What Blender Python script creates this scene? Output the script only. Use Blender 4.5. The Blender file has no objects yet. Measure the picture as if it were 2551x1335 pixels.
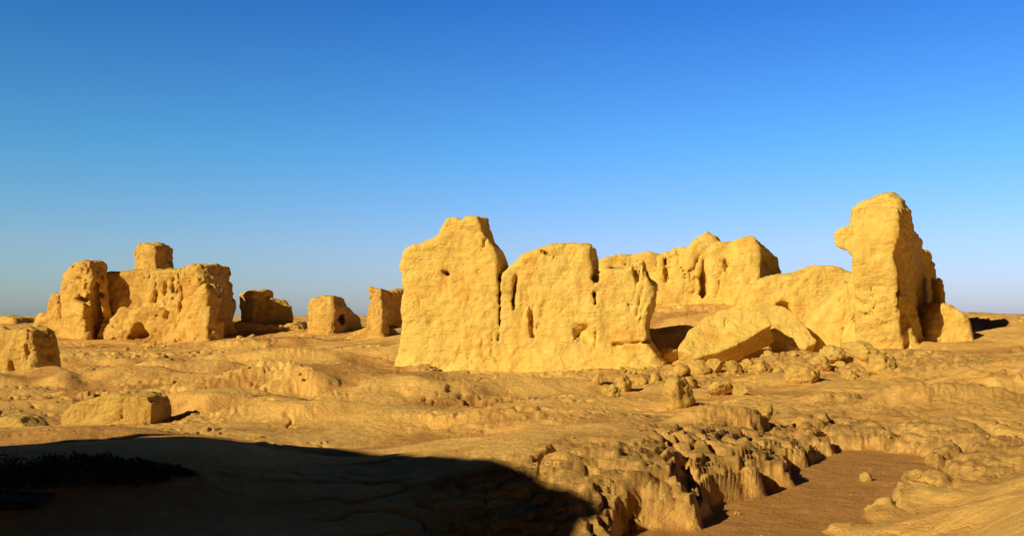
import bpy, math, time
import numpy as np
T0=time.time()
rng=np.random.RandomState(7)
# ------------------------------------------------------------------ camera geometry
F=2480.0; CX=1275.5; CY=667.5; CAMZ=3.2
TH=math.atan((790-667.5)/F)
CAM=np.array([0,0,CAMZ])
FW=np.array([0,math.cos(TH),math.sin(TH)]); UP=np.array([0,-math.sin(TH),math.cos(TH)]); RT=np.array([1.,0,0])
def ray(px,py):
    return RT*((px-CX)/F)+UP*((CY-py)/F)+FW
def W(px,py,Y):
    d=ray(px,py); return CAM+d*(Y/d[1])
# ------------------------------------------------------------------ noise
perm=np.tile(rng.permutation(256),3).astype(np.int32)
_g=rng.normal(size=(256,3)); _g/=np.linalg.norm(_g,axis=1)[:,None]; GX,GY,GZ=[np.ascontiguousarray(_g[:,i]).astype(np.float32) for i in range(3)]
def pn(x,y,z):
    x=np.asarray(x,np.float32);y=np.asarray(y,np.float32);z=np.asarray(z,np.float32)
    x,y,z=np.broadcast_arrays(x,y,z)
    fx=np.floor(x);fy=np.floor(y);fz=np.floor(z)
    ix=fx.astype(np.int32)&255;iy=fy.astype(np.int32)&255;iz=fz.astype(np.int32)&255
    x=x-fx;y=y-fy;z=z-fz
    u=x*x*x*(x*(x*6-15)+10);v=y*y*y*(y*(y*6-15)+10);w=z*z*z*(z*(z*6-15)+10)
    def c(dx,dy,dz):
        h=perm[perm[perm[(ix+dx)]+iy+dy]+((iz+dz)&255)]
        return GX[h]*(x-dx)+GY[h]*(y-dy)+GZ[h]*(z-dz)
    a=c(0,0,0);a+=u*(c(1,0,0)-a)
    b=c(0,1,0);b+=u*(c(1,1,0)-b)
    a+=v*(b-a)
    e=c(0,0,1);e+=u*(c(1,0,1)-e)
    f=c(0,1,1);f+=u*(c(1,1,1)-f)
    e+=v*(f-e)
    return (a+w*(e-a))*1.6
def fbm(x,y,z,o=4,g=.5):
    s=0;a=1.
    for i in range(o):
        s=s+a*pn(x*2**i+i*17.3,y*2**i+i*9.1,z*2**i+i*5.7); a*=g
    return s
def sstep(a,b,x):
    t=np.clip((x-a)/(b-a),0,1); return t*t*(3-2*t)
def terrace(v,step,sharp=.25):
    q=v/step; f=np.floor(q); r=q-f
    return (f+sstep(.5-sharp,.5+sharp,r))*step
# ------------------------------------------------------------------ sun
SAZ=math.radians(50); SEL=math.radians(28)
LH=np.array([math.sin(SAZ),math.cos(SAZ)])
# ------------------------------------------------------------------ polygon sdf
def poly_sdf(poly,x,y):
    P=np.asarray(poly,float); n=len(P)
    d=np.full(x.shape,1e9); ins=np.zeros(x.shape,bool)
    for i in range(n):
        a=P[i];b=P[(i+1)%n]; e=b-a
        wx=x-a[0];wy=y-a[1]
        t=np.clip((wx*e[0]+wy*e[1])/max(e@e,1e-9),0,1)
        d=np.minimum(d,(wx-t*e[0])**2+(wy-t*e[1])**2)
        if a[1]!=b[1]:
            c=((a[1]>y)!=(b[1]>y))&(x<(b[0]-a[0])*(y-a[1])/(b[1]-a[1])+a[0])
            ins^=c
    d=np.sqrt(d); return np.where(ins,-d,d)
# ------------------------------------------------------------------ terrain
CT=[(0,1335,13),(-600,1300,13),(640,1335,12.5),(1275,1335,12.5),(1500,1200,13.8),(1650,1150,14.5),(1800,1110,16),(2000,1095,18.5),(2200,1080,21.5),
(2350,1130,18.5),(2551,1130,17),(2551,1205,12),(2400,1335,10),(2551,1335,9),(2150,1335,11.5),
(1100,1130,17),(1275,1090,18.5),(900,1165,16.5),(430,1088,19.5),(650,1110,19),(200,1200,15),(0,1110,19),(-500,1110,19),
(900,1140,20.5),(600,1070,24),(300,1060,26),(1000,1060,26),(1300,1050,27),
(100,1000,32),(500,1000,34),(900,1000,34),(1300,1000,33),(1700,1020,31),(2000,1020,29),(2300,1000,27),(2551,1000,27),(1700,1060,22),(2000,1050,23),
(100,950,42),(500,940,42),(850,930,42),(1200,950,45),(1500,945,46),(1600,930,48),(1800,930,45),(2000,940,42),(2250,930,42),(2551,920,40),
(50,900,56),(300,895,60),(600,890,60),(850,900,55),(900,850,72),(300,866,82),(550,854,82),(100,830,90),(700,815,92),(830,828,88),(950,835,78),
(0,803,150),(500,800,150),(950,800,140),(1100,920,54),(1400,920,54),(1620,900,54),(1680,850,57),(1700,790,62),(1650,765,68),(1850,760,68),
(2000,880,54),(2200,880,52),(2330,870,50),(2420,815,58),(2460,792,64),(2551,795,62),(2480,785,85),(2551,785,90),(2750,800,60),(2800,1000,27),(1300,800,72)]
CP=[tuple(W(*c)) for c in CT]+[(0,0,1.5),(-6,-6,1.6),(8,0,1.7),(5,6,1.4),(-5,6,1.1),(0,-25,1.5),(-25,0,1.5),(-25,-20,1.5),(30,0,2),(30,-20,2),(-40,30,1),(40,25,1.5),(-80,60,1.5),(80,60,3),(-80,120,2),(80,120,3),(0,155,2.3)]
CP=np.array(CP); n=len(CP)
C2=1.5**2
K=-np.sqrt(((CP[:,None,:2]-CP[None,:,:2])**2).sum(-1)+C2)
A=np.zeros((n+1,n+1));A[:n,:n]=K-np.eye(n)*0.02;A[:n,n]=1;A[n,:n]=1
sol=np.linalg.solve(A,np.append(CP[:,2],0)); wts=sol[:n].astype(np.float32); cst=sol[n]
def Hrbf(x,y):
    x=np.clip(x,-95,95).astype(np.float32);y=np.clip(y,-30,158).astype(np.float32)
    s=np.full(x.shape,cst,np.float32)
    for i in range(n):
        s-=wts[i]*np.sqrt((x-np.float32(CP[i,0]))**2+(y-np.float32(CP[i,1]))**2+np.float32(C2))
    return s.astype(float)
FLOOR=.28
def onz(px,py,z):
    d=ray(px,py); t=(z-CAMZ)/d[2]; p=CAM+d*t; return (p[0],p[1])
PIT=[onz(*q,FLOOR) for q in [(1560,1330),(1640,1316),(1740,1312),(1790,1290),(1830,1250),(1900,1228),(1960,1210),(1985,1180),(2040,1142),(2100,1120),(2160,1118),(2240,1130),(2340,1170),(2425,1198),(2300,1215),(2230,1240),(2150,1285),(2080,1345),(1950,1450),(1640,1450)]]
MOUNDS=[(820,960,38,4.2,2.2,.8,2),(590,1025,30,2.6,1.3,.6,3),(1090,1000,36,2.0,1.4,.45,2),(850,1035,28,2.6,1.3,.4,2),(250,975,42,4,1.6,.45,2),(620,860,74,5,3,.6,3),
 (2450,900,40,4,4,.4,2),(2100,1010,30,1.2,.8,.25,2),(1780,1045,23,1.0,.8,.35,2),(1500,1075,20,1.5,1,.15,2),(2330,1020,27,1.5,1.0,.4,2),
 (250,915,54,6,2.0,.35,3),(480,935,46,2.5,1.2,.55,3),(700,905,56,4,1.8,.5,2),(1150,1055,26,2.2,1.2,.3,2),(180,1085,21,1.8,1,.22,2),(1340,985,38,3,1.4,.35,2),(2550,960,34,2.5,2,.5,2),(640,975,36,2.6,1,.35,3),(60,960,40,2,1.2,.4,3),(980,950,42,2.0,1.,.4,3),
 (2080,915,48,4,2.4,.55,2),(1560,950,46,2.5,1.3,.3,2),(1000,1085,20.5,2.0,1.0,.2,2),(1400,1040,25,2.2,1.4,.3,2)]
MW=[(W(a,b,c),rx,ry,h,pw) for a,b,c,rx,ry,h,pw in MOUNDS]
def H(x,y,parts=False):
    x=np.asarray(x,float);y=np.asarray(y,float)
    r=np.hypot(x,y)
    h=Hrbf(x,y)
    wnx=.6*pn(x/1.6,y/1.6,4.4);wny=.6*pn(x/1.6,y/1.6,8.1)
    for p,rx,ry,hh,pw in MW:
        q=((x+wnx-p[0])/rx)**2+((y+wny-p[1])/ry)**2
        h+=hh*np.exp(-np.clip(q,0,9)**pw*.7)
    far=sstep(20,34,r)
    hum=fbm(x/5.0,y/3.6,3.1,2)
    h+=(.08+.27*far)*hum*(1-.8*sstep(58,76,r))
    h+=(.02+.06*far)*np.abs(pn(x/1.9,y/1.5,1.7))
    h+=sstep(150,400,r)*(3.0*np.abs(pn(x/60,y/60,.3))+1.2*np.abs(pn(x/22,y/22,1.3))-.9)
    # pit
    wx=x+.45*pn(x/1.0,y/1.0,7.7)+.07*pn(x/.3,y/.3,2.2); wy=y+.45*pn(x/1.0,y/1.0,9.7)+.07*pn(x/.3,y/.3,4.2)
    near=(y<26)&(y>4)&(x>-4)&(x<16)
    d=np.full(x.shape,9.); d[near]=poly_sdf(PIT,wx[near],wy[near])
    g=sstep(-.5,1.2,(x-4.6)*.75-(y-14.6)*.9)
    wd=1.75*(1-g)+3.2*g
    k=np.clip(d/wd,0,1)
    prof=(1-g)*(.50*sstep(0,.15,k)+.25*sstep(.20,.42,k)+.25*sstep(.45,1,k))+g*sstep(0,1,k)
    flr=FLOOR+.025*fbm(x/1.2,y/1.2,1.5,3)
    h=np.where(d<9,flr+(np.maximum(h,flr)-flr)*np.where(d>0,prof,0),h)
    scarp=sstep(-.05,.25,d)*(1-sstep(1.5,3.4,d+1.2*pn(x/1.3,y/1.3,5.)))*(1-g)
    def ell(cx,cy,Y,rx,ry):
        p=W(cx,cy,Y); return np.exp(-(((x-p[0])/rx)**2+((y-p[1])/ry)**2)**2)
    rough=np.maximum.reduce([scarp,.8*ell(2430,1120,19,2.6,3.2),.75*ell(2100,1110,20,3,2.2),.6*ell(2300,1010,28,5,4),.7*ell(2350,930,42,6,6),
        .5*ell(1400,1180,14.5,1.6,1.8),.6*ell(200,945,43,5,1.5),.8*ell(1900,920,47,8,4.5),.6*ell(250,1040,27,3,1.5),.6*ell(550,850,80,8,5)])
    rough=rough*sstep(-.1,.15,d)
    gl=.85*sstep(.06,.36,pn(x/7,y/4,8.8)+.25*pn(x/1.2,y/1.0,4.8))*sstep(0,.4,d)*sstep(13,22,r)
    m=np.maximum(rough,gl)
    nz=.36*fbm(x/2.0,y/1.5,5.5,4,.45)+.022*pn(x/.22,y/.22,2.)
    hv=h+nz
    led=np.where(r>30,terrace(hv,.24,.08),terrace(hv,.125,.12))-hv
    h=h+m*led*1.0
    b=fbm(x/.5,y/.5,2.7,3,.5)
    h+=rough*(.025*terrace(b,.4,.10)+.02*b)*(1+far*1.5)
    h+=far*gl*.05*terrace(fbm(x/1.1,y/.9,7.7,3,.6),.5,.1)
    crk=1-np.clip(np.abs(pn(x/.9,y/.7,6.6)+.25*b)/.05,0,1)
    h-=rough*crk*.07
    gul=1-np.clip(np.abs(pn(x/1.3,y/2.6,16.6)+.12*b)/.12,0,1)
    h-=scarp*gul*.26
    fine=fbm(x/.5,y/.5,1.1,3)
    h+=.013*fine*sstep(0,.5,d)*(1+1.*far)
    rl=1-np.clip(np.abs(pn(x/2.6,y/1.5,12.6)+.3*pn(x/.6,y/.6,3.3))/.06,0,1)
    h-=rl*.06*sstep(.3,1.,d)*(1+far)*sstep(-.1,.3,pn(x/4,y/4,23.))
    if parts: return h,rough,(d<0.05)|False,hum,scarp
    return h
def G(px,py,y0=7,y1=200):
    d=ray(px,py); Y=np.geomspace(y0,y1,900); t=Y/d[1]
    P=CAM[None]+d[None]*t[:,None]
    k=np.nonzero(P[:,2]<H(P[:,0],P[:,1]))[0]
    if len(k)==0: return P[-1]
    return P[k[0]]
def mk(name,V,Fc,mat,smooth=True,attrs=None):
    me=bpy.data.meshes.new(name); V=np.asarray(V,np.float32);Fc=np.asarray(Fc,np.int32)
    k=Fc.shape[1]
    me.vertices.add(len(V));me.vertices.foreach_set('co',V.ravel())
    me.loops.add(Fc.size);me.loops.foreach_set('vertex_index',Fc.ravel())
    me.polygons.add(len(Fc));me.polygons.foreach_set('loop_start',np.arange(0,Fc.size,k,dtype=np.int32))
    me.polygons.foreach_set('loop_total',np.full(len(Fc),k,np.int32))
    me.polygons.foreach_set('use_smooth',np.full(len(Fc),smooth))
    me.update(calc_edges=True)
    if attrs:
        for a,v in attrs.items():
            at=me.attributes.new(a,'FLOAT','POINT'); at.data.foreach_set('value',np.asarray(v,np.float32))
    me.materials.append(mat)
    ob=bpy.data.objects.new(name,me); bpy.context.scene.collection.objects.link(ob); return ob
# ------------------------------------------------------------------ materials
def earth(name,c_dark,c_mid,c_light,red=(.40,.17,.06),strata=.5,bump=.6,scale=1.,terrain=False,dk=.4):
    m=bpy.data.materials.new(name);m.use_nodes=True;nt=m.node_tree;N=nt.nodes;L=nt.links
    bs=N['Principled BSDF'];bs.inputs['Roughness'].default_value=.95
    bs.inputs['Specular IOR Level'].default_value=.05
    tc=N.new('ShaderNodeTexCoord')
    def noise(sc,det=6,ro=.6,vec=None,dist=0):
        n=N.new('ShaderNodeTexNoise');n.inputs['Scale'].default_value=sc;n.inputs['Detail'].default_value=det;n.inputs['Roughness'].default_value=ro
        n.inputs['Distortion'].default_value=dist
        L.new(vec if vec else tc.outputs['Object'],n.inputs['Vector']);return n.outputs['Fac']
    def ramp(f,a,b):
        r=N.new('ShaderNodeMapRange');r.inputs['From Min'].default_value=a;r.inputs['From Max'].default_value=b;L.new(f,r.inputs['Value']);return r.outputs['Result']
    def mix(f,a,b,bt='MIX'):
        x=N.new('ShaderNodeMix');x.data_type='RGBA';x.blend_type=bt
        if hasattr(f,'links'):L.new(f,x.inputs['Factor'])
        else:x.inputs['Factor'].default_value=f
        for s,v in (('A',a),('B',b)):
            i=[q for q in x.inputs if q.name==s and q.type=='RGBA'][0]
            if hasattr(v,'links'):L.new(v,i)
            else:i.default_value=(*v,1)
        return [o for o in x.outputs if o.type=='RGBA'][0]
    def math_(op,a,b):
        x=N.new('ShaderNodeMath');x.operation=op
        for i,v in enumerate((a,b)):
            if hasattr(v,'links'):L.new(v,x.inputs[i])
            else:x.inputs[i].default_value=v
        return x.outputs[0]
    mp=N.new('ShaderNodeMapping');mp.inputs['Scale'].default_value=(.45,.45,2.6);mp.inputs['Rotation'].default_value=(.06,.10,0);L.new(tc.outputs['Object'],mp.inputs['Vector'])
    big=ramp(noise(.35*scale,5,.65),.35,.68)
    med=ramp(noise(2.2*scale,7,.7),.40,.72)
    col=mix(big,c_mid,c_light); col=mix(math_('MULTIPLY',med,dk),col,c_dark)
    redf=ramp(noise(.55*scale,4,.6,dist=.6),.54,.76)
    col=mix(math_('MULTIPLY',redf,.65),col,red)
    st=noise(1.6,6,.7,vec=mp.outputs['Vector'],dist=1.2)
    col=mix(math_('MULTIPLY',ramp(st,.5,.75),.35*strata),col,c_dark)
    if not terrain:   # rain-wash streaks
        mp2=N.new('ShaderNodeMapping');mp2.inputs['Scale'].default_value=(2.2,2.2,.28);L.new(tc.outputs['Object'],mp2.inputs['Vector'])
        ws=noise(1.,6,.7,vec=mp2.outputs['Vector'],dist=.3)
        col=mix(math_('MULTIPLY',ramp(ws,.54,.72),.38),col,c_dark)
    speck=ramp(noise(22*scale,3,.7),.60,.72)
    col=mix(math_('MULTIPLY',speck,.30),col,tuple(v*.45 for v in c_dark))
    if terrain:
        at=N.new('ShaderNodeAttribute');at.attribute_name='sand'
        sc=mix(med,(.60,.30,.10),(.44,.21,.062))
        col=mix(at.outputs['Fac'],col,sc)
        gr=ramp(noise(7,4,.75),.60,.70)
        col=mix(math_('MULTIPLY',math_('MULTIPLY',gr,ramp(noise(.25,4,.6),.48,.62)),.6),col,(.20,.12,.055))
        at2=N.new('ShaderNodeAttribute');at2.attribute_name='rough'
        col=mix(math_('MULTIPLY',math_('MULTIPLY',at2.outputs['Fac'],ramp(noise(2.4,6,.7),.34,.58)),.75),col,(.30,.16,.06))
    L.new(col,bs.inputs['Base Color'])
    vo=N.new('ShaderNodeTexVoronoi');vo.feature='DISTANCE_TO_EDGE';vo.inputs['Scale'].default_value=.9*scale
    wv=N.new('ShaderNodeVectorMath');wv.operation='MULTIPLY_ADD'
    nn=N.new('ShaderNodeTexNoise');nn.inputs['Scale'].default_value=1.7;nn.inputs['Detail'].default_value=5;L.new(tc.outputs['Object'],nn.inputs['Vector'])
    L.new(nn.outputs['Color'],wv.inputs[0]);wv.inputs[1].default_value=(1.8,1.8,1.8);L.new(tc.outputs['Object'],wv.inputs[2]);L.new(wv.outputs[0],vo.inputs['Vector'])
    crk=ramp(vo.outputs['Distance'],0,.03)
    crm=math_('MULTIPLY',crk,ramp(noise(.8,3,.5),.45,.6))
    h=math_('MULTIPLY',noise(3.*scale,9,.72),.22)
    h=math_('ADD',h,math_('MULTIPLY',noise(14*scale,5,.75),.045))
    h=math_('ADD',h,math_('MULTIPLY',st,.17*strata))
    h=math_('ADD',h,math_('MULTIPLY',crm,.03))
    bp=N.new('ShaderNodeBump');bp.inputs['Strength'].default_value=bump;bp.inputs['Distance'].default_value=1.0
    L.new(h,bp.inputs['Height']);L.new(bp.outputs['Normal'],bs.inputs['Normal'])
    return m
M_WALL=earth('rammed_earth',(.62,.35,.085),(.94,.62,.16),(.96,.72,.22),red=(.80,.38,.08),strata=.6,bump=.9,dk=.36)
M_FAR=earth('weathered_earth',(.42,.22,.06),(.80,.48,.125),(.91,.61,.18),red=(.58,.25,.06),strata=.7,bump=1.,dk=.55)
M_ROCK=earth('rubble_earth',(.50,.28,.08),(.80,.49,.13),(.87,.59,.18),red=(.60,.29,.065),strata=.4,bump=1.)
M_GRD=earth('desert_earth',(.62,.33,.10),(.88,.50,.15),(.93,.58,.19),red=(.72,.35,.10),strata=.25,bump=.7,terrain=True)
# ------------------------------------------------------------------ terrain mesh
ang=np.radians(np.concatenate([np.arange(-33,33,.066),np.arange(33,327,2.1)]))
rad=np.concatenate([np.geomspace(.8,6.5,16)[:-1],np.geomspace(6.5,130,680),np.geomspace(130,4500,70)[1:]])
AA,RR=np.meshgrid(ang,rad,indexing='xy'); nR,nA=AA.shape
X=(RR*np.sin(AA)).ravel();Yv=(RR*np.cos(AA)).ravel()
Z,rough,ins,hum,scp=H(X,Yv,True)
sandn=sstep(.05,-.35,hum+.35*pn(X/1.5,Yv/1.2,1.4)+.15*pn(X/.5,Yv/.5,1.4))*.85*(1-rough)*sstep(11,20,np.hypot(X,Yv))
sand=np.maximum(sandn,ins*1.0)
idx=np.arange(nR*nA).reshape(nR,nA)
a=idx[:-1];b=idx[1:]; nx=np.roll(a,-1,1);nb=np.roll(b,-1,1)
Fc=np.stack([a.ravel(),b.ravel(),nb.ravel(),nx.ravel()],1)
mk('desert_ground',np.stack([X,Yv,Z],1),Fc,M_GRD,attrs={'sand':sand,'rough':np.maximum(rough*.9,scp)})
print('terrain',time.time()-T0)
# ------------------------------------------------------------------ surface nets
def snet(Fv,org,h):
    S=(Fv<0); nx,ny,nz=Fv.shape
    cnt=np.zeros((nx-1,ny-1,nz-1),np.int8)
    for dx in (0,1):
        for dy in (0,1):
            for dz in (0,1): cnt+=S[dx:nx-1+dx,dy:ny-1+dy,dz:nz-1+dz]
    act=(cnt>0)&(cnt<8); I=np.argwhere(act); idm=np.full(act.shape,-1,np.int64); idm[act]=np.arange(len(I))
    P=np.zeros((len(I),3));C=np.zeros(len(I))
    cor=[(0,0,0),(1,0,0),(0,1,0),(1,1,0),(0,0,1),(1,0,1),(0,1,1),(1,1,1)]
    val=[Fv[I[:,0]+c[0],I[:,1]+c[1],I[:,2]+c[2]] for c in cor]
    for i in range(8):
        for j in range(i+1,8):
            df=np.array(cor[j])-np.array(cor[i])
            if np.abs(df).sum()!=1: continue
            m=(val[i]<0)!=(val[j]<0); t=np.where(m,val[i]/np.where(m,val[i]-val[j],1),0)
            P+=m[:,None]*(np.array(cor[i])[None]+t[:,None]*df[None]);C+=m
    P=P/C[:,None]+I
    Vv=P*h+np.array(org)[None]
    Q=[]
    for ax in range(3):
        sl0=[slice(None)]*3;sl1=[slice(None)]*3;sl0[ax]=slice(0,-1);sl1[ax]=slice(1,None)
        s0=S[tuple(sl0)];s1=S[tuple(sl1)]
        o=[k for k in range(3) if k!=ax]
        E=np.argwhere(s0!=s1)
        ok=(E[:,o[0]]>0)&(E[:,o[1]]>0)&(E[:,o[0]]<Fv.shape[o[0]]-1)&(E[:,o[1]]<Fv.shape[o[1]]-1)
        E=E[ok]; up=s0[E[:,0],E[:,1],E[:,2]]
        q=[]
        for (p1,p2) in ((1,1),(0,1),(0,0),(1,0)):
            e=E.copy(); e[:,o[0]]-=p1;e[:,o[1]]-=p2; q.append(idm[e[:,0],e[:,1],e[:,2]])
        q=np.stack(q,1)
        if ax==1: up=~up
        q[~up]=q[~up][:,::-1]
        Q.append(q)
    return Vv,np.concatenate(Q)
def comp(poly,Y,ax=None,ay=800,al=0,tilt=0,th=2.5,rd=.25,batter=.0,taper=.0,off=0):
    ax=np.mean([p[0] for p in poly]) if ax is None else ax
    al=math.radians(al);tl=math.radians(tilt)
    A=W(ax,ay,Y);u=np.array([math.cos(al),-math.sin(al),0]);bk=np.array([math.sin(al),math.cos(al),0]);z=np.array([0,0,1.])
    w=math.cos(tl)*z+math.sin(tl)*bk;nn=math.cos(tl)*bk-math.sin(tl)*z
    pl=[]
    for p in poly:
        d=ray(*p);t=((A-CAM)@nn)/(d@nn);q=CAM+d*t-A;pl.append((q@u,q@w))
    pl=np.array(pl)
    return dict(A=A,u=u,w=w,n=nn,pl=pl,th=th,rd=rd,batter=batter,taper=taper,off=off)
def comp_world(A,u,n_,pl,th,rd=.4):
    return dict(A=np.array(A,float),u=np.array([*u,0.]),w=np.array([0,0,1.]),n=np.array([*n_,0.]),pl=np.array(pl),th=th,rd=rd,batter=.12,taper=.3,off=0)
def ruin(name,comps,carves=(),h=.1,mat=None,amp=1.,zmin=None,smooth=.2,seed=0,warp=.14,crack=1.):
    t=time.time()
    mn=np.full(3,1e9);mx=-mn
    for c in comps:
        for (a,b) in c['pl']:
            for v in (-c['batter']*6-.3,c['th']):
                p=c['A']+c['u']*a+c['w']*b+c['n']*v; mn=np.minimum(mn,p);mx=np.maximum(mx,p)
    mn-=.6;mx+=.6
    if zmin is not None: mn[2]=max(mn[2],zmin)
    sh=np.ceil((mx-mn)/h).astype(int)+1
    gx,gy,gz=[mn[i]+h*np.arange(sh[i]) for i in range(3)]
    X,Y,Z=np.meshgrid(gx.astype(np.float32),gy.astype(np.float32),gz.astype(np.float32),indexing='ij')
    s=seed*31.7
    Xw=X+warp*pn(X/1.9+s,Y/1.9,Z/1.9)+warp*.6*pn(X/.6,Y/.6+s,Z/.6);Yw=Y+warp*1.4*pn(X/1.9+50,Y/1.9+s,Z/1.9);Zw=Z+warp*.8*pn(X/1.5,Y/1.5+90,Z/1.5+s)+warp*.6*pn(X/.5,Y/.5+s,Z/.5)
    D=np.full(X.shape,9.,np.float32)
    f32=np.float32
    for c in comps:
        dx=Xw-f32(c['A'][0]);dy=Yw-f32(c['A'][1]);dz=Zw-f32(c['A'][2])
        cu=c['u'].astype(f32);cw=c['w'].astype(f32);cn=c['n'].astype(f32)
        u=dx*cu[0]+dy*cu[1];w=dx*cw[0]+dy*cw[1]+dz*cw[2];v=dx*cn[0]+dy*cn[1]+dz*cn[2]
        pl=c['pl'];lo=(pl.min(0)-1.5).astype(f32);hi=pl.max(0)+1.5;rs=f32(.08)
        gu=np.arange(lo[0],hi[0],rs);gw=np.arange(lo[1],hi[1],rs)
        U,Wg=np.meshgrid(gu,gw,indexing='ij');ps=poly_sdf(pl,U,Wg).astype(np.float32)
        fu=np.clip((u-lo[0])/rs,0,f32(len(gu)-1.01));fw=np.clip((w-lo[1])/rs,0,f32(len(gw)-1.01))
        iu=fu.astype(np.int32);iw=fw.astype(np.int32);fu=fu-iu;fw=fw-iw
        fu=fu.astype(f32);fw=fw.astype(f32)
        d2=(ps[iu,iw]*(1-fu)+ps[iu+1,iw]*fu)*(1-fw)+(ps[iu,iw+1]*(1-fu)+ps[iu+1,iw+1]*fu)*fw
        wt=f32(pl[:,1].max());wb=f32(pl[:,1].min()); k=np.clip((wt-w)/(wt-wb),0,1)
        vf=-f32(c['batter'])*(wt-w).clip(0)*k + f32(c['off'])
        vb=f32(c['th'])*(1-f32(c['taper'])*(1-k))
        b=np.maximum(vf-v,v-vb)
        r=f32(c['rd']); a=d2+r;b=b+r
        d=np.sqrt(np.maximum(a,0)**2+np.maximum(b,0)**2)+np.minimum(np.maximum(a,b),0)-r
        kk=f32(smooth); hh=np.clip(f32(.5)+f32(.5)*(d-D)/kk,0,1); D=d*(1-hh)+D*hh-kk*hh*(1-hh)
    for cv in carves:   # (px1,py1,px2,py2,Y,radius,depth)
        p1=W(cv[0],cv[1],cv[4]);p2=W(cv[2],cv[3],cv[4]);st=cv[6]/cv[5]
        ax_=p2-p1; L2=max(ax_@ax_,1e-6)
        dx=Xw-f32(p1[0]);dy=Yw-f32(p1[1]);dz=Zw-f32(p1[2])
        t_=np.clip((dx*f32(ax_[0])+dz*f32(ax_[2]))/f32(L2),0,1)
        q=np.sqrt((dx-t_*f32(ax_[0]))**2+(dy/f32(st))**2+(dz-t_*f32(ax_[2]))**2)-f32(cv[5])*(1-f32(.35)*np.abs(2*t_-1))
        hh=np.clip(f32(.5)-f32(.5)*(D+q)/f32(.10),0,1); D=D*(1-hh)-q*hh+f32(.10)*hh*(1-hh)
    m=np.abs(D)<.8
    x,y,z=X[m],Y[m],Z[m]
    xs,ys,zs=x+s,y-s,z+s*.3
    e=.13*fbm(xs/2.4,ys/2.4,zs/2.4,3,.5)
    bb=fbm(xs/1.3,ys/1.3,zs/1.6+4,4,.55)
    e+=.12*terrace(bb,.42,.09)
    fl=pn(xs/1.3,ys/1.3,zs/5.)+.28*pn(xs/.4,ys/.4,zs/1.0)
    msk=sstep(-.05,.35,pn(xs/3,ys/3,zs/3+7))
    e+=crack*msk*.26*np.clip(1-np.abs(fl)/.08,0,1)
    e+=.09*np.clip(1-np.abs(pn(xs/1.6,ys/1.6,zs/.5)+.3*pn(xs/.5,ys/.5,zs/.3))/.05,0,1)*sstep(-.1,.3,pn(xs/2.2,ys/2.2,zs/2.+20))
    e+=.028*terrace(pn(xs/1.4,ys/1.4,zs/.22)+.4*pn(xs/.4,ys/.4,zs/.3),.35,.15)+.03*pn(xs/.3,ys/.3,zs/.26)
    e+=.16*np.clip(pn(xs/.9,ys/.9,zs/.8+31)-.42,0,1)*2
    D[m]+=amp*e
    D[0]=D[-1]=1;D[:,0]=D[:,-1]=1;D[:,:,-1]=1
    Vv,Q=snet(D,mn,h)
    ob=mk(name,Vv,Q,mat)
    print(name,len(Vv),round(time.time()-t,1)); return ob
# ---- main wall
P_=dict(ax=1300,al=14)
cs=[comp([(982,960),(990,880),(1000,800),(1002,740),(994,665),(1004,628),(1030,610),(1080,598),(1094,568),(1104,543),(1132,537),(1147,549),(1160,538),(1192,540),(1202,575),(1212,596),(1230,618),(1240,655),(1246,690),(1285,760),(1290,960)],53,th=3.0,rd=.3,batter=.06,taper=.3,**P_),
 comp([(1205,960),(1215,760),(1240,688),(1260,658),(1300,631),(1345,614),(1400,603),(1456,601),(1472,614),(1475,670),(1500,760),(1520,960)],53,th=3.0,rd=.32,batter=.06,taper=.3,off=.05,**P_),
 comp([(1450,960),(1460,720),(1475,690),(1500,666),(1560,668),(1578,648),(1599,652),(1608,690),(1626,712),(1621,760),(1610,800),(1616,850),(1635,880),(1645,960)],53,th=2.6,rd=.26,batter=.06,taper=.2,off=.12,**P_),
 comp([(975,990),(984,900),(1010,880),(1300,878),(1500,874),(1630,886),(1650,908),(1655,990)],52.7,th=3.5,rd=.5,batter=.6,**P_)]
cv=[(1243,680,1240,850,52.7,.05,.8),(1479,650,1483,860,52.2,.06,.9),(1480,690,1486,702,52.4,.2,1.5),(1322,785,1324,838,52.0,.15,1.5),(1436,815,1468,842,51.6,.62,1.15),(1100,676,1116,682,53.5,.13,1.1),(1586,665,1590,700,51.6,.18,1.2),(1284,690,1278,770,52.6,.09,.95),(1040,700,1045,800,53.8,.08,.95),(1530,858,1625,850,51.5,.08,.9),(1560,740,1575,790,51.7,.09,.7),(1350,625,1390,650,52.6,.07,.6),(1205,600,1190,650,53,.07,.6),(1600,720,1585,790,51.5,.12,.9),(1140,700,1150,760,53.3,.06,.7)]
ruin('ruined_rammed_earth_wall',cs,cv,h=.08,mat=M_WALL,amp=.8,zmin=-.6,seed=21,warp=.11,smooth=.3,crack=.55)
# ---- background citadel wall
cs=[comp([(1470,830),(1474,655),(1510,638),(1560,634),(1605,626),(1650,632),(1690,616),(1716,618),(1735,597),(1765,584),(1786,592),(1800,610),(1810,830)],69,al=10,th=4,rd=.3,batter=.12,taper=.2),
 comp([(1765,830),(1768,620),(1800,602),(1850,588),(1882,594),(1896,612),(1900,830)],67.8,al=16,th=5,rd=.3,batter=.06,taper=.1),
 comp([(1880,830),(1884,606),(1920,616),(1942,640),(1950,690),(1965,830)],69,al=-35,th=4,rd=.25,batter=.05),
 comp([(1840,900),(1850,760),(1870,710),(1900,690),(1940,684),(1985,682),(2030,662),(2085,660),(2115,672),(2170,700),(2180,900)],61.5,al=10,th=6,rd=.35,batter=.2,taper=.2),
 comp([(1600,850),(1610,780),(1700,765),(1800,768),(1900,765),(2000,780),(2010,880)],65,al=8,th=6,rd=.4,batter=.35)]
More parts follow.
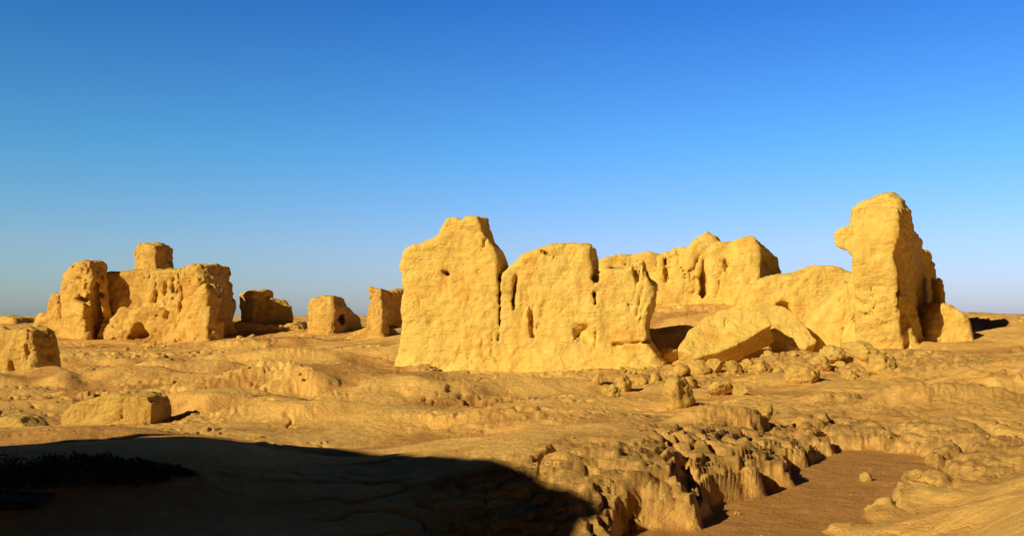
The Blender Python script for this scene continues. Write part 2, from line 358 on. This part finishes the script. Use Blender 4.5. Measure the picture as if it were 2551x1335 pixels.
cv=[(1755,650,1755,738,68.3,.2,1.8),(1800,640,1830,672,67.,.2,1),(1960,755,1982,778,60.0,.6,3),(1660,640,1662,700,68.6,.1,1),(1900,640,1930,670,68,.25,1),(1985,700,1990,740,60.5,.15,1),(2040,790,2060,800,59.5,.2,1),(1540,670,1545,740,68.5,.1,1),(1930,700,1925,750,60.5,.15,1),(1880,700,1870,780,60.3,.15,1)]
ruin('ruined_citadel_wall',cs,cv,h=.125,mat=M_WALL,amp=1.15,zmin=1.,seed=2,warp=.15,smooth=.25)
# ---- tower
cs=[comp([(2122,930),(2112,800),(2110,700),(2118,640),(2114,560),(2122,520),(2140,498),(2172,485),(2212,474),(2236,492),(2250,530),(2244,600),(2256,700),(2272,800),(2285,930)],52,al=33,th=3.0,rd=.35,batter=.03,taper=.3),
 comp([(2128,650),(2104,624),(2082,606),(2074,578),(2098,562),(2128,556)],52.3,al=28,th=1.4,rd=.12),
 comp([(2250,930),(2232,640),(2236,510),(2260,522),(2290,585),(2318,640),(2334,690),(2342,735),(2349,800),(2354,930)],50.9,ax=2248,al=-58,th=2.2,rd=.2,taper=.0),
 comp([(2335,800),(2338,688),(2352,700),(2364,740),(2380,800)],55,al=10,th=2,rd=.2),
 comp([(2285,960),(2300,830),(2322,775),(2345,752),(2375,757),(2412,790),(2422,825),(2440,960)],53,al=12,th=4,rd=.3,batter=.2),
 comp([(2080,980),(2095,850),(2130,790),(2255,810),(2295,860),(2330,980)],51.6,al=20,th=4,rd=.5,batter=.3),
 comp([(1990,930),(2005,800),(2040,760),(2110,700),(2150,740),(2150,930)],55,al=14,th=4,rd=.4,batter=.25)]
cv=[(2150,720,2160,800,51.4,.07,.6),(2110,655,2116,668,52.3,.2,1),(2235,690,2225,760,51,.08,.7)]
ruin('ruined_earth_tower',cs,cv,h=.085,mat=M_WALL,amp=.9,zmin=-.2,seed=3,warp=.10,smooth=.2,crack=.8)
# ---- left fortress
cs=[comp([(140,900),(148,760),(150,690),(166,657),(200,648),(212,652),(216,700),(218,900)],87,al=28,th=2.8,rd=.45,batter=.04,taper=.1),
 comp([(215,900),(232,690),(262,680),(320,672),(400,668),(450,668),(466,700),(470,900)],88.5,al=12,th=5,rd=.45,batter=.06,taper=.1),
 comp([(330,700),(333,622),(345,604),(362,604),(382,610),(386,700)],91,al=28,th=2.5,rd=.2,taper=.0),
 comp([(430,900),(440,672),(464,657),(492,658),(500,700),(505,900)],86,al=30,th=4.2,rd=.4,batter=.0,taper=.05),
 comp([(462,900),(472,745),(488,710),(506,705),(516,735),(520,800),(526,900)],84.0,al=30,th=1.8,rd=.3,batter=.08),
 comp([(592,860),(594,728),(612,722),(632,722),(636,860)],92,al=30,th=3.2,rd=.3,batter=.08,taper=.1),
 comp([(640,860),(652,745),(680,742),(710,748),(728,765),(735,860)],93,al=-30,th=3,rd=.35,batter=.1),
 comp([(500,840),(530,806),(590,800),(640,808),(740,803),(760,840)],90,al=0,th=4,rd=.2,batter=.15),
 comp([(80,860),(84,786),(112,782),(120,742),(134,728),(148,734),(152,860)],91,al=24,th=2.0,rd=.35,batter=.05),
 comp([(120,900),(132,822),(160,800),(230,822),(270,790),(300,765),(390,765),(470,800),(500,830),(510,900)],87.2,al=8,th=4,rd=.4,batter=.16)]
cv=[(336,822,340,852,86.2,1.15,3.0),(300,828,325,855,89.2,1.5,2.0),(212,700,214,830,86.0,.2,1.4),(244,690,240,840,87.6,.36,2.4),(425,690,418,790,87.0,.25,1.6),(450,670,446,780,86.6,.28,2.0),(408,700,404,760,87.4,.16,1.2),(402,625,404,668,90.3,.12,1.2),(300,700,296,750,88,.12,.9),(384,690,380,750,87.6,.13,.9),(230,830,234,850,85.6,.5,2.2),(265,805,270,815,86.2,.22,1.2),(180,690,200,695,86.4,.3,1.1),(160,740,205,748,86.3,.14,1.),(540,700,545,800,88.5,.25,2.5),(568,700,570,790,90,.2,2.5)]
ruin('ruined_earth_fortress',cs,cv,h=.12,mat=M_FAR,amp=1.3,zmin=.2,seed=4,warp=.18)
# ---- small ruins
cs=[comp([(764,860),(764,760),(772,742),(800,736),(822,738),(828,765),(824,860)],86,al=24,th=2.6,rd=.4,batter=.06),
 comp([(812,860),(824,745),(850,750),(880,770),(900,792),(905,860)],87,ax=830,al=-54,th=2.5,rd=.4)]
ruin('collapsed_earth_house',cs,[(845,775,848,810,87.7,.4,1.6)],h=.11,mat=M_FAR,amp=.95,zmin=.8,seed=5)
cs=[comp([(912,880),(918,790),(922,750),(934,722),(946,717),(952,760),(950,810),(966,880)],74,al=20,th=1.2,rd=.16,batter=.03),
 comp([(942,815),(944,719),(975,720),(1003,724),(1030,730),(1040,815)],75,ax=950,al=-54,th=1.2,rd=.15),
 comp([(850,880),(870,832),(915,808),(965,815),(985,840),(1000,880)],76,al=0,th=3,rd=.3,batter=.2)]
ruin('earth_wall_remnant',cs,(),h=.09,mat=M_FAR,amp=.9,zmin=.8,seed=6)
ruin('earth_wall_remnant',[comp([(-60,830),(-50,800),(-20,792),(5,788),(28,790),(36,802),(42,830)],140,al=20,th=4,rd=.4,batter=.1)],(),h=.3,mat=M_FAR,amp=1.2,zmin=-2,seed=16)
# ---- left pillar stub
cs=[comp([(-60,1000),(-50,835),(0,818),(40,815),(74,820),(82,850),(84,960),(86,1000)],44,al=22,th=1.5,rd=.28,batter=.05),
 comp([(-80,1010),(-40,945),(60,930),(110,950),(125,1010)],43.5,al=4,th=2,rd=.25,batter=.2)]
ruin('eroded_earth_stub',cs,[(20,900,24,940,43.6,.08,.8),(60,860,64,930,43.5,.08,.6)],h=.06,mat=M_FAR,amp=.85,zmin=-.3,seed=7,warp=.1)
# ---- low blocks in the left foreground
cs=[comp([(140,1110),(155,1035),(185,1005),(240,992),(310,984),(360,984),(376,1002),(380,1110)],27,al=16,th=.9,rd=.06,batter=.06)]
ruin('low_earth_block',cs,[(300,1000,300,1050,26.7,.03,.3)],h=.035,mat=M_ROCK,amp=.55,zmin=-.2,seed=8,warp=.06)
cs=[comp([(425,1090),(432,1044),(445,1034),(462,1032),(478,1048),(485,1090)],27.5,al=8,th=.5,rd=.06,batter=.1)]
ruin('low_earth_block',cs,(),h=.03,mat=M_ROCK,amp=.35,zmin=-.2,seed=9,warp=.06)
cs=[comp([(-60,1120),(-50,1046),(10,1036),(45,1044),(72,1070),(90,1120)],24,al=20,th=.8,rd=.08,batter=.1)]
ruin('low_earth_block',cs,(),h=.035,mat=M_ROCK,amp=.45,zmin=-.2,seed=10,warp=.07)
cs=[comp([(500,1110),(515,1026),(560,1008),(640,1004),(720,1014),(745,1036),(752,1110)],29,al=12,th=.9,rd=.10,batter=.14)]
ruin('low_earth_block',cs,(),h=.04,mat=M_ROCK,amp=.45,zmin=-.2,seed=14,warp=.1)
cs=[comp([(125,985),(135,935),(170,928),(230,930),(268,938),(300,950),(330,985)],43,al=5,th=1.3,rd=.12,batter=.12)]
ruin('eroded_earth_ledge',cs,[(165,935,165,965,42.6,.07,.6),(205,935,205,965,42.6,.07,.6),(240,940,238,965,42.6,.07,.6)],h=.055,mat=M_FAR,amp=.7,zmin=-.2,seed=11,warp=.12)
# ---- big fallen slabs
cs=[comp([(1686,872),(1712,828),(1745,794),(1800,770),(1870,764),(1912,780),(1926,812),(1850,850),(1790,876),(1736,888)],50.0,ax=1800,ay=870,al=16,tilt=42,th=1.3,rd=.08)]
ruin('fallen_earth_slab',cs,(),h=.045,mat=M_WALL,amp=.45,seed=12,warp=.1)
cs=[comp([(1868,760),(1905,752),(1960,765),(2010,815),(2034,846),(2008,872),(1965,862),(1915,815)],52.0,ax=1960,ay=870,al=4,tilt=38,th=1.5,rd=.08)]
ruin('fallen_earth_slab',cs,(),h=.05,mat=M_WALL,amp=.45,seed=13,warp=.1)
print('ruins',time.time()-T0)
# ------------------------------------------------------------------ rocks
def ico(sub):
    import bmesh
    bm=bmesh.new();bmesh.ops.create_icosphere(bm,subdivisions=sub,radius=1)
    v=np.array([p.co[:] for p in bm.verts]);f=np.array([[q.index for q in p.verts] for p in bm.faces]);bm.free();return v,f
ICO={s:ico(s) for s in (1,2,3,4,5)}
def rock(pos,size,sub,seed,flat=.8,amp=.06,emb=.3):
    r=np.random.RandomState(seed);v,f=ICO[sub]
    k=7;nn=r.normal(size=(k,3));nn=np.concatenate([nn,-nn[:4]+.35*r.normal(size=(4,3))]);nn/=np.linalg.norm(nn,axis=1)[:,None];dd=r.uniform(.45,.95,len(nn))
    dt=v@nn.T; rr=np.where(dt>.05,dd[None]/np.maximum(dt,.05),9)
    R=(-np.log(np.exp(-60*np.minimum(rr,3)).sum(1)+1e-20)/60).clip(.3,1.25)
    p=v*R[:,None]
    q=p*2+seed*3.3
    if sub>=3: p=p*(1+amp*fbm(q[:,0],q[:,1],q[:,2],5,.6)*1.2)[:,None]
    sc=np.array([r.uniform(.95,1.5),r.uniform(.8,1.2),flat*r.uniform(.8,1.2)])*size
    a=r.uniform(0,6.28);c,s=math.cos(a),math.sin(a);a2=r.normal()*.35;c2,s2=math.cos(a2),math.sin(a2)
    p=p*sc; p=np.stack([p[:,0]*c2-p[:,2]*s2,p[:,1],p[:,0]*s2+p[:,2]*c2],1)
    p=np.stack([p[:,0]*c-p[:,1]*s,p[:,0]*s+p[:,1]*c,p[:,2]],1)
    p[:,2]+=size*flat*(1-2*emb)*.6
    return p+np.array(pos),f
def merge(name,L,mat,smooth=True):
    Vs=[];Fs=[];o=0
    for v,f in L: Vs.append(v);Fs.append(f+o);o+=len(v)
    return mk(name,np.concatenate(Vs),np.concatenate(Fs),mat,smooth)
BL=[(1695,1018,54,1.2),(1520,985,36,1.0),(1558,978,28,.9),(1600,958,22,.8),(1800,988,44,.7),(1850,985,34,.7),(2010,955,56,.7),(2150,905,48,.9),(2200,930,44,.9),(1665,908,36,.9),(1740,935,32,.8),(1830,930,32,.9),(1700,940,26,.8),(1905,925,30,.9),(2080,905,36,.8),(2055,1045,26,.9),(2120,945,30,.8),(1490,960,20,1.0),(2160,1200,18,.9),(2290,1198,9,.9),(1838,1283,9,.8),(1912,1052,20,1.5),(2050,925,30,.9),(1720,968,26,.8),(1780,925,28,.9),(1870,920,28,.9),(1960,925,28,.8)]
for i,(px,py,hw,fl) in enumerate(BL):
    p=G(px,py); s=hw*p[1]/F
    v,f=rock((p[0],p[1]+s*.6,float(H(p[0]*np.ones(1),(p[1]+s*.6)*np.ones(1))[0])),s,5 if hw>26 else 4,100+i,fl,amp=.14,emb=.2)
    mk('boulder',v,f,M_ROCK)
def scatter(nm,N,reg,smin,smax,seed,sub=1,dens=None):
    r=np.random.RandomState(seed);L=[]
    pts=[]
    for (x0,x1,y0,y1,wt) in reg:
        k=int(N*wt); pts.append(np.stack([r.uniform(x0,x1,k),r.uniform(y0,y1,k)],1))
    pts=np.concatenate(pts)
    keep=pn(pts[:,0]/1.7,pts[:,1]/1.7,seed*1.3)+r.uniform(-.35,.35,len(pts))>0.0
    pts=pts[keep]; z=H(pts[:,0],pts[:,1])
    for i in range(len(pts)):
        s=smin*(smax/smin)**(r.rand()**2.6)
        L.append(rock((pts[i,0],pts[i,1],z[i]),s,3 if s>.2 else 2 if s>.07 else 1,r.randint(1,99999),r.uniform(.5,1.1),emb=.3))
    merge(nm,L,M_ROCK,False)
p0=W(1480,960,44);p1=W(2250,960,44)
scatter('rubble',650,[(p0[0]+1,p1[0],43,48.8,.75)],.05,.38,3)
scatter('rubble',1100,[(-1,9,12,21,.5),(5,14,16,30,.4)],.008,.05,5)
scatter('rubble',900,[(-24,0,28,56,.8),(0,22,22,42,.3)],.02,.10,6)
scatter('rubble',700,[(-17,-9,28,36,.8)],.02,.10,8)
scatter('rubble',400,[(-34,-15,75,86,.8)],.06,.4,9)
print('rocks',time.time()-T0)
# ------------------------------------------------------------------ unseen wall added behind-left of the viewpoint, outline shaped to throw the foreground shadow
SH=[(-900,1130),(-400,1125),(-100,1122),(0,1120),(170,1104),(300,1092),(430,1088),(560,1096),(650,1112),(760,1136),(900,1166),(1000,1180),(1090,1192),(1200,1236),(1300,1292),(1370,1330)]
cc=-9.0; U=np.array([LH[1],-LH[0]]); pl=[]
for q in SH:
    p=G(*q); t=p[:2]@LH-cc; pl.append((p[:2]@U,p[2]+t*math.tan(SEL)))
pl=sorted(pl)
pl=[(pl[0][0]-4,-.5),(pl[0][0]-3,pl[0][1]-1)]+pl+[(pl[-1][0]+.8,pl[-1][1]-1.5),(pl[-1][0]+1.5,-.5)]
ruin('shadow_caster_wall',[comp_world((LH[0]*cc,LH[1]*cc,0),U,LH,pl,2.2,rd=.12)],(),h=.15,mat=M_FAR,amp=.3,seed=20,warp=.06)
# ------------------------------------------------------------------ shrubs
def simple(name,col,ro=.8):
    m=bpy.data.materials.new(name);m.use_nodes=True;nt=m.node_tree;b=nt.nodes['Principled BSDF']
    n=nt.nodes.new('ShaderNodeTexNoise');n.inputs['Scale'].default_value=3;r=nt.nodes.new('ShaderNodeValToRGB')
    r.color_ramp.elements[0].position=.35;r.color_ramp.elements[1].position=.7
    r.color_ramp.elements[0].color=(*[c*.6 for c in col],1);r.color_ramp.elements[1].color=(*[c*1.4 for c in col],1)
    tc=nt.nodes.new('ShaderNodeTexCoord');nt.links.new(tc.outputs['Object'],n.inputs['Vector']);nt.links.new(n.outputs['Fac'],r.inputs['Fac']);nt.links.new(r.outputs['Color'],b.inputs['Base Color'])
    b.inputs['Roughness'].default_value=ro;b.inputs['Specular IOR Level'].default_value=.1;return m
M_LEAF=simple('dry_leaves',(.045,.05,.018));M_WOOD=simple('weathered_wood',(.10,.065,.035),.95)
r=np.random.RandomState(11);Vs=[];Fs=[];o=0
for px,py,hw,hh in [(-60,1210,90,70),(40,1205,90,58),(120,1190,90,46),(200,1185,90,38),(280,1190,80,34),(350,1195,70,28),(410,1200,50,20),(150,1225,110,34),(300,1220,90,24),(20,1235,90,36)]:
    g=G(px,py+5);sc=g[1]/F;rw=hw*sc;rh=hh*sc
    k=700
    a=r.uniform(0,6.28,k);rr=np.sqrt(r.rand(k))*rw;x=g[0]+rr*np.cos(a);y=g[1]+.5+rr*np.sin(a)*.6
    top=rh*(1-(rr/rw)**2*.8)*(.7+.5*pn(x*3,y*3,1))
    z=H(x,y)+top*r.rand(k)**.6
    for i in range(k):
        L_=r.uniform(.03,.07);d=r.normal(size=3);d[2]+=.9;d/=np.linalg.norm(d);e=np.cross(d,r.normal(size=3));e/=np.linalg.norm(e)
        p=np.array([x[i],y[i],z[i]]);Vs+= [p,p+d*L_*.5+e*L_*.22,p+d*L_,p+d*L_*.5-e*L_*.22];Fs.append([o,o+1,o+2,o+3]);o+=4
    for i in range(24):
        bx=g[0]+r.uniform(-.8,.8)*rw;by=g[1]+.5+r.uniform(-.5,.5)*rw*.6
        b0=np.array([bx,by,float(H(np.array([bx]),np.array([by]))[0])-.02]);t_=b0+np.array([r.normal()*.12,r.normal()*.1,rh*r.uniform(.6,1.0)])
        s_=np.array([.005,0,0]);Vs+=[b0-s_,b0+s_,t_+s_*.3,t_-s_*.3];Fs.append([o,o+1,o+2,o+3]);o+=4
mk('desert_shrub',np.array(Vs),np.array(Fs),M_LEAF,False)
# ------------------------------------------------------------------ low boardwalk corner bottom left
def boxes(L):
    Vs=[];Fs=[];o=0
    for (x0,x1,y0,y1,z0,z1) in L:
        Vs+=[(x0,y0,z0),(x1,y0,z0),(x1,y1,z0),(x0,y1,z0),(x0,y0,z1),(x1,y0,z1),(x1,y1,z1),(x0,y1,z1)]
        Fs+=[[o+q for q in f] for f in ((0,3,2,1),(4,5,6,7),(0,1,5,4),(1,2,6,5),(2,3,7,6),(3,0,4,7))];o+=8
    return np.array(Vs,float),np.array(Fs)
g=G(60,1274);e=np.array([g[0]+.13,g[1]+.02,g[2]+.15]);L=[]
for i in range(16): L.append((e[0]-.14*(i+1)+.008,e[0]-.14*i-.008,e[1],e[1]+1.0,e[2]-.035,e[2]+r.uniform(-.004,.004)))
L+=[(e[0]-2.25,e[0]-.02,e[1]+.02,e[1]+.08,e[2]-.3,e[2]-.042),(e[0]-2.25,e[0]-.02,e[1]+.9,e[1]+.96,e[2]-.3,e[2]-.042)]
v,f=boxes(L);mk('wooden_boardwalk',v,f,M_WOOD,False)
# ------------------------------------------------------------------ light, sky, camera
sc=bpy.context.scene
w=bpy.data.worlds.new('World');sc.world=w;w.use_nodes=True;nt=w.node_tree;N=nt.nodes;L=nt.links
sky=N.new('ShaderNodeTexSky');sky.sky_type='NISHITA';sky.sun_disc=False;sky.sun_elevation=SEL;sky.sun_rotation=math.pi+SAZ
sky.altitude=0;sky.air_density=1.0;sky.dust_density=.6;sky.ozone_density=3.0
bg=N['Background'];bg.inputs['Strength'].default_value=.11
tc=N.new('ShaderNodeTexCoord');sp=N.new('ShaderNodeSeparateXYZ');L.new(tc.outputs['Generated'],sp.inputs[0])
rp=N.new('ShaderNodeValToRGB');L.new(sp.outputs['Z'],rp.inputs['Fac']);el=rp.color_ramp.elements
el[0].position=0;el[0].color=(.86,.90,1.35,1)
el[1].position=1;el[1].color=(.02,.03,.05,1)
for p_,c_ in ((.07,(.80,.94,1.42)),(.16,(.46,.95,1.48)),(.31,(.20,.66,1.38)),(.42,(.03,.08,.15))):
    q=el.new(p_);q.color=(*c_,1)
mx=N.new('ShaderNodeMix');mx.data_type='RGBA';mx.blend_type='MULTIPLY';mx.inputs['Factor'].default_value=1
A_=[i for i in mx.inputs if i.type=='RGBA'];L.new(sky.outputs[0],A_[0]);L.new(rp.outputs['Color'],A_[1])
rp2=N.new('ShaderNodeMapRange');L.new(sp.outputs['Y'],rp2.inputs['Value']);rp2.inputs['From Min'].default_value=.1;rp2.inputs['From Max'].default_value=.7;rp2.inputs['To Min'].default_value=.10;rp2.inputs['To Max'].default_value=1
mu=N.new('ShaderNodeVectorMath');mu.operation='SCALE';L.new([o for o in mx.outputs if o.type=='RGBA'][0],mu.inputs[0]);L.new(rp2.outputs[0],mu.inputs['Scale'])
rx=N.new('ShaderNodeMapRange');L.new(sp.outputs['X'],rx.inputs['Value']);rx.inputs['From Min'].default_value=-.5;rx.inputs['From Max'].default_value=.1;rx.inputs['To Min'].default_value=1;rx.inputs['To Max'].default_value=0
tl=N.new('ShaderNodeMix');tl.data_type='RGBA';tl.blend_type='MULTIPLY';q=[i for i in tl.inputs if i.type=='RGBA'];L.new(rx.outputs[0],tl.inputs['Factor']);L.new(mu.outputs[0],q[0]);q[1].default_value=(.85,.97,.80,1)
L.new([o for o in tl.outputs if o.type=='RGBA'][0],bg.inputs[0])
sl=bpy.data.lights.new('sun','SUN');sl.energy=5;sl.angle=math.radians(.5);sl.color=(1,.86,.50)
so=bpy.data.objects.new('sun',sl);sc.collection.objects.link(so)
from mathutils import Vector
dv=Vector((LH[0]*math.cos(SEL),LH[1]*math.cos(SEL),-math.sin(SEL)));so.rotation_euler=dv.to_track_quat('-Z','Y').to_euler()
cam=bpy.data.cameras.new('camera');co=bpy.data.objects.new('camera',cam);sc.collection.objects.link(co);sc.camera=co
cam.sensor_width=36;cam.lens=36*F/2551;cam.clip_end=10000;cam.clip_start=.05
co.location=(0,0,CAMZ);co.rotation_euler=(math.pi/2+TH,0,0)
sc.view_settings.view_transform='Standard';sc.view_settings.look='None';sc.view_settings.exposure=0
print('total',time.time()-T0)
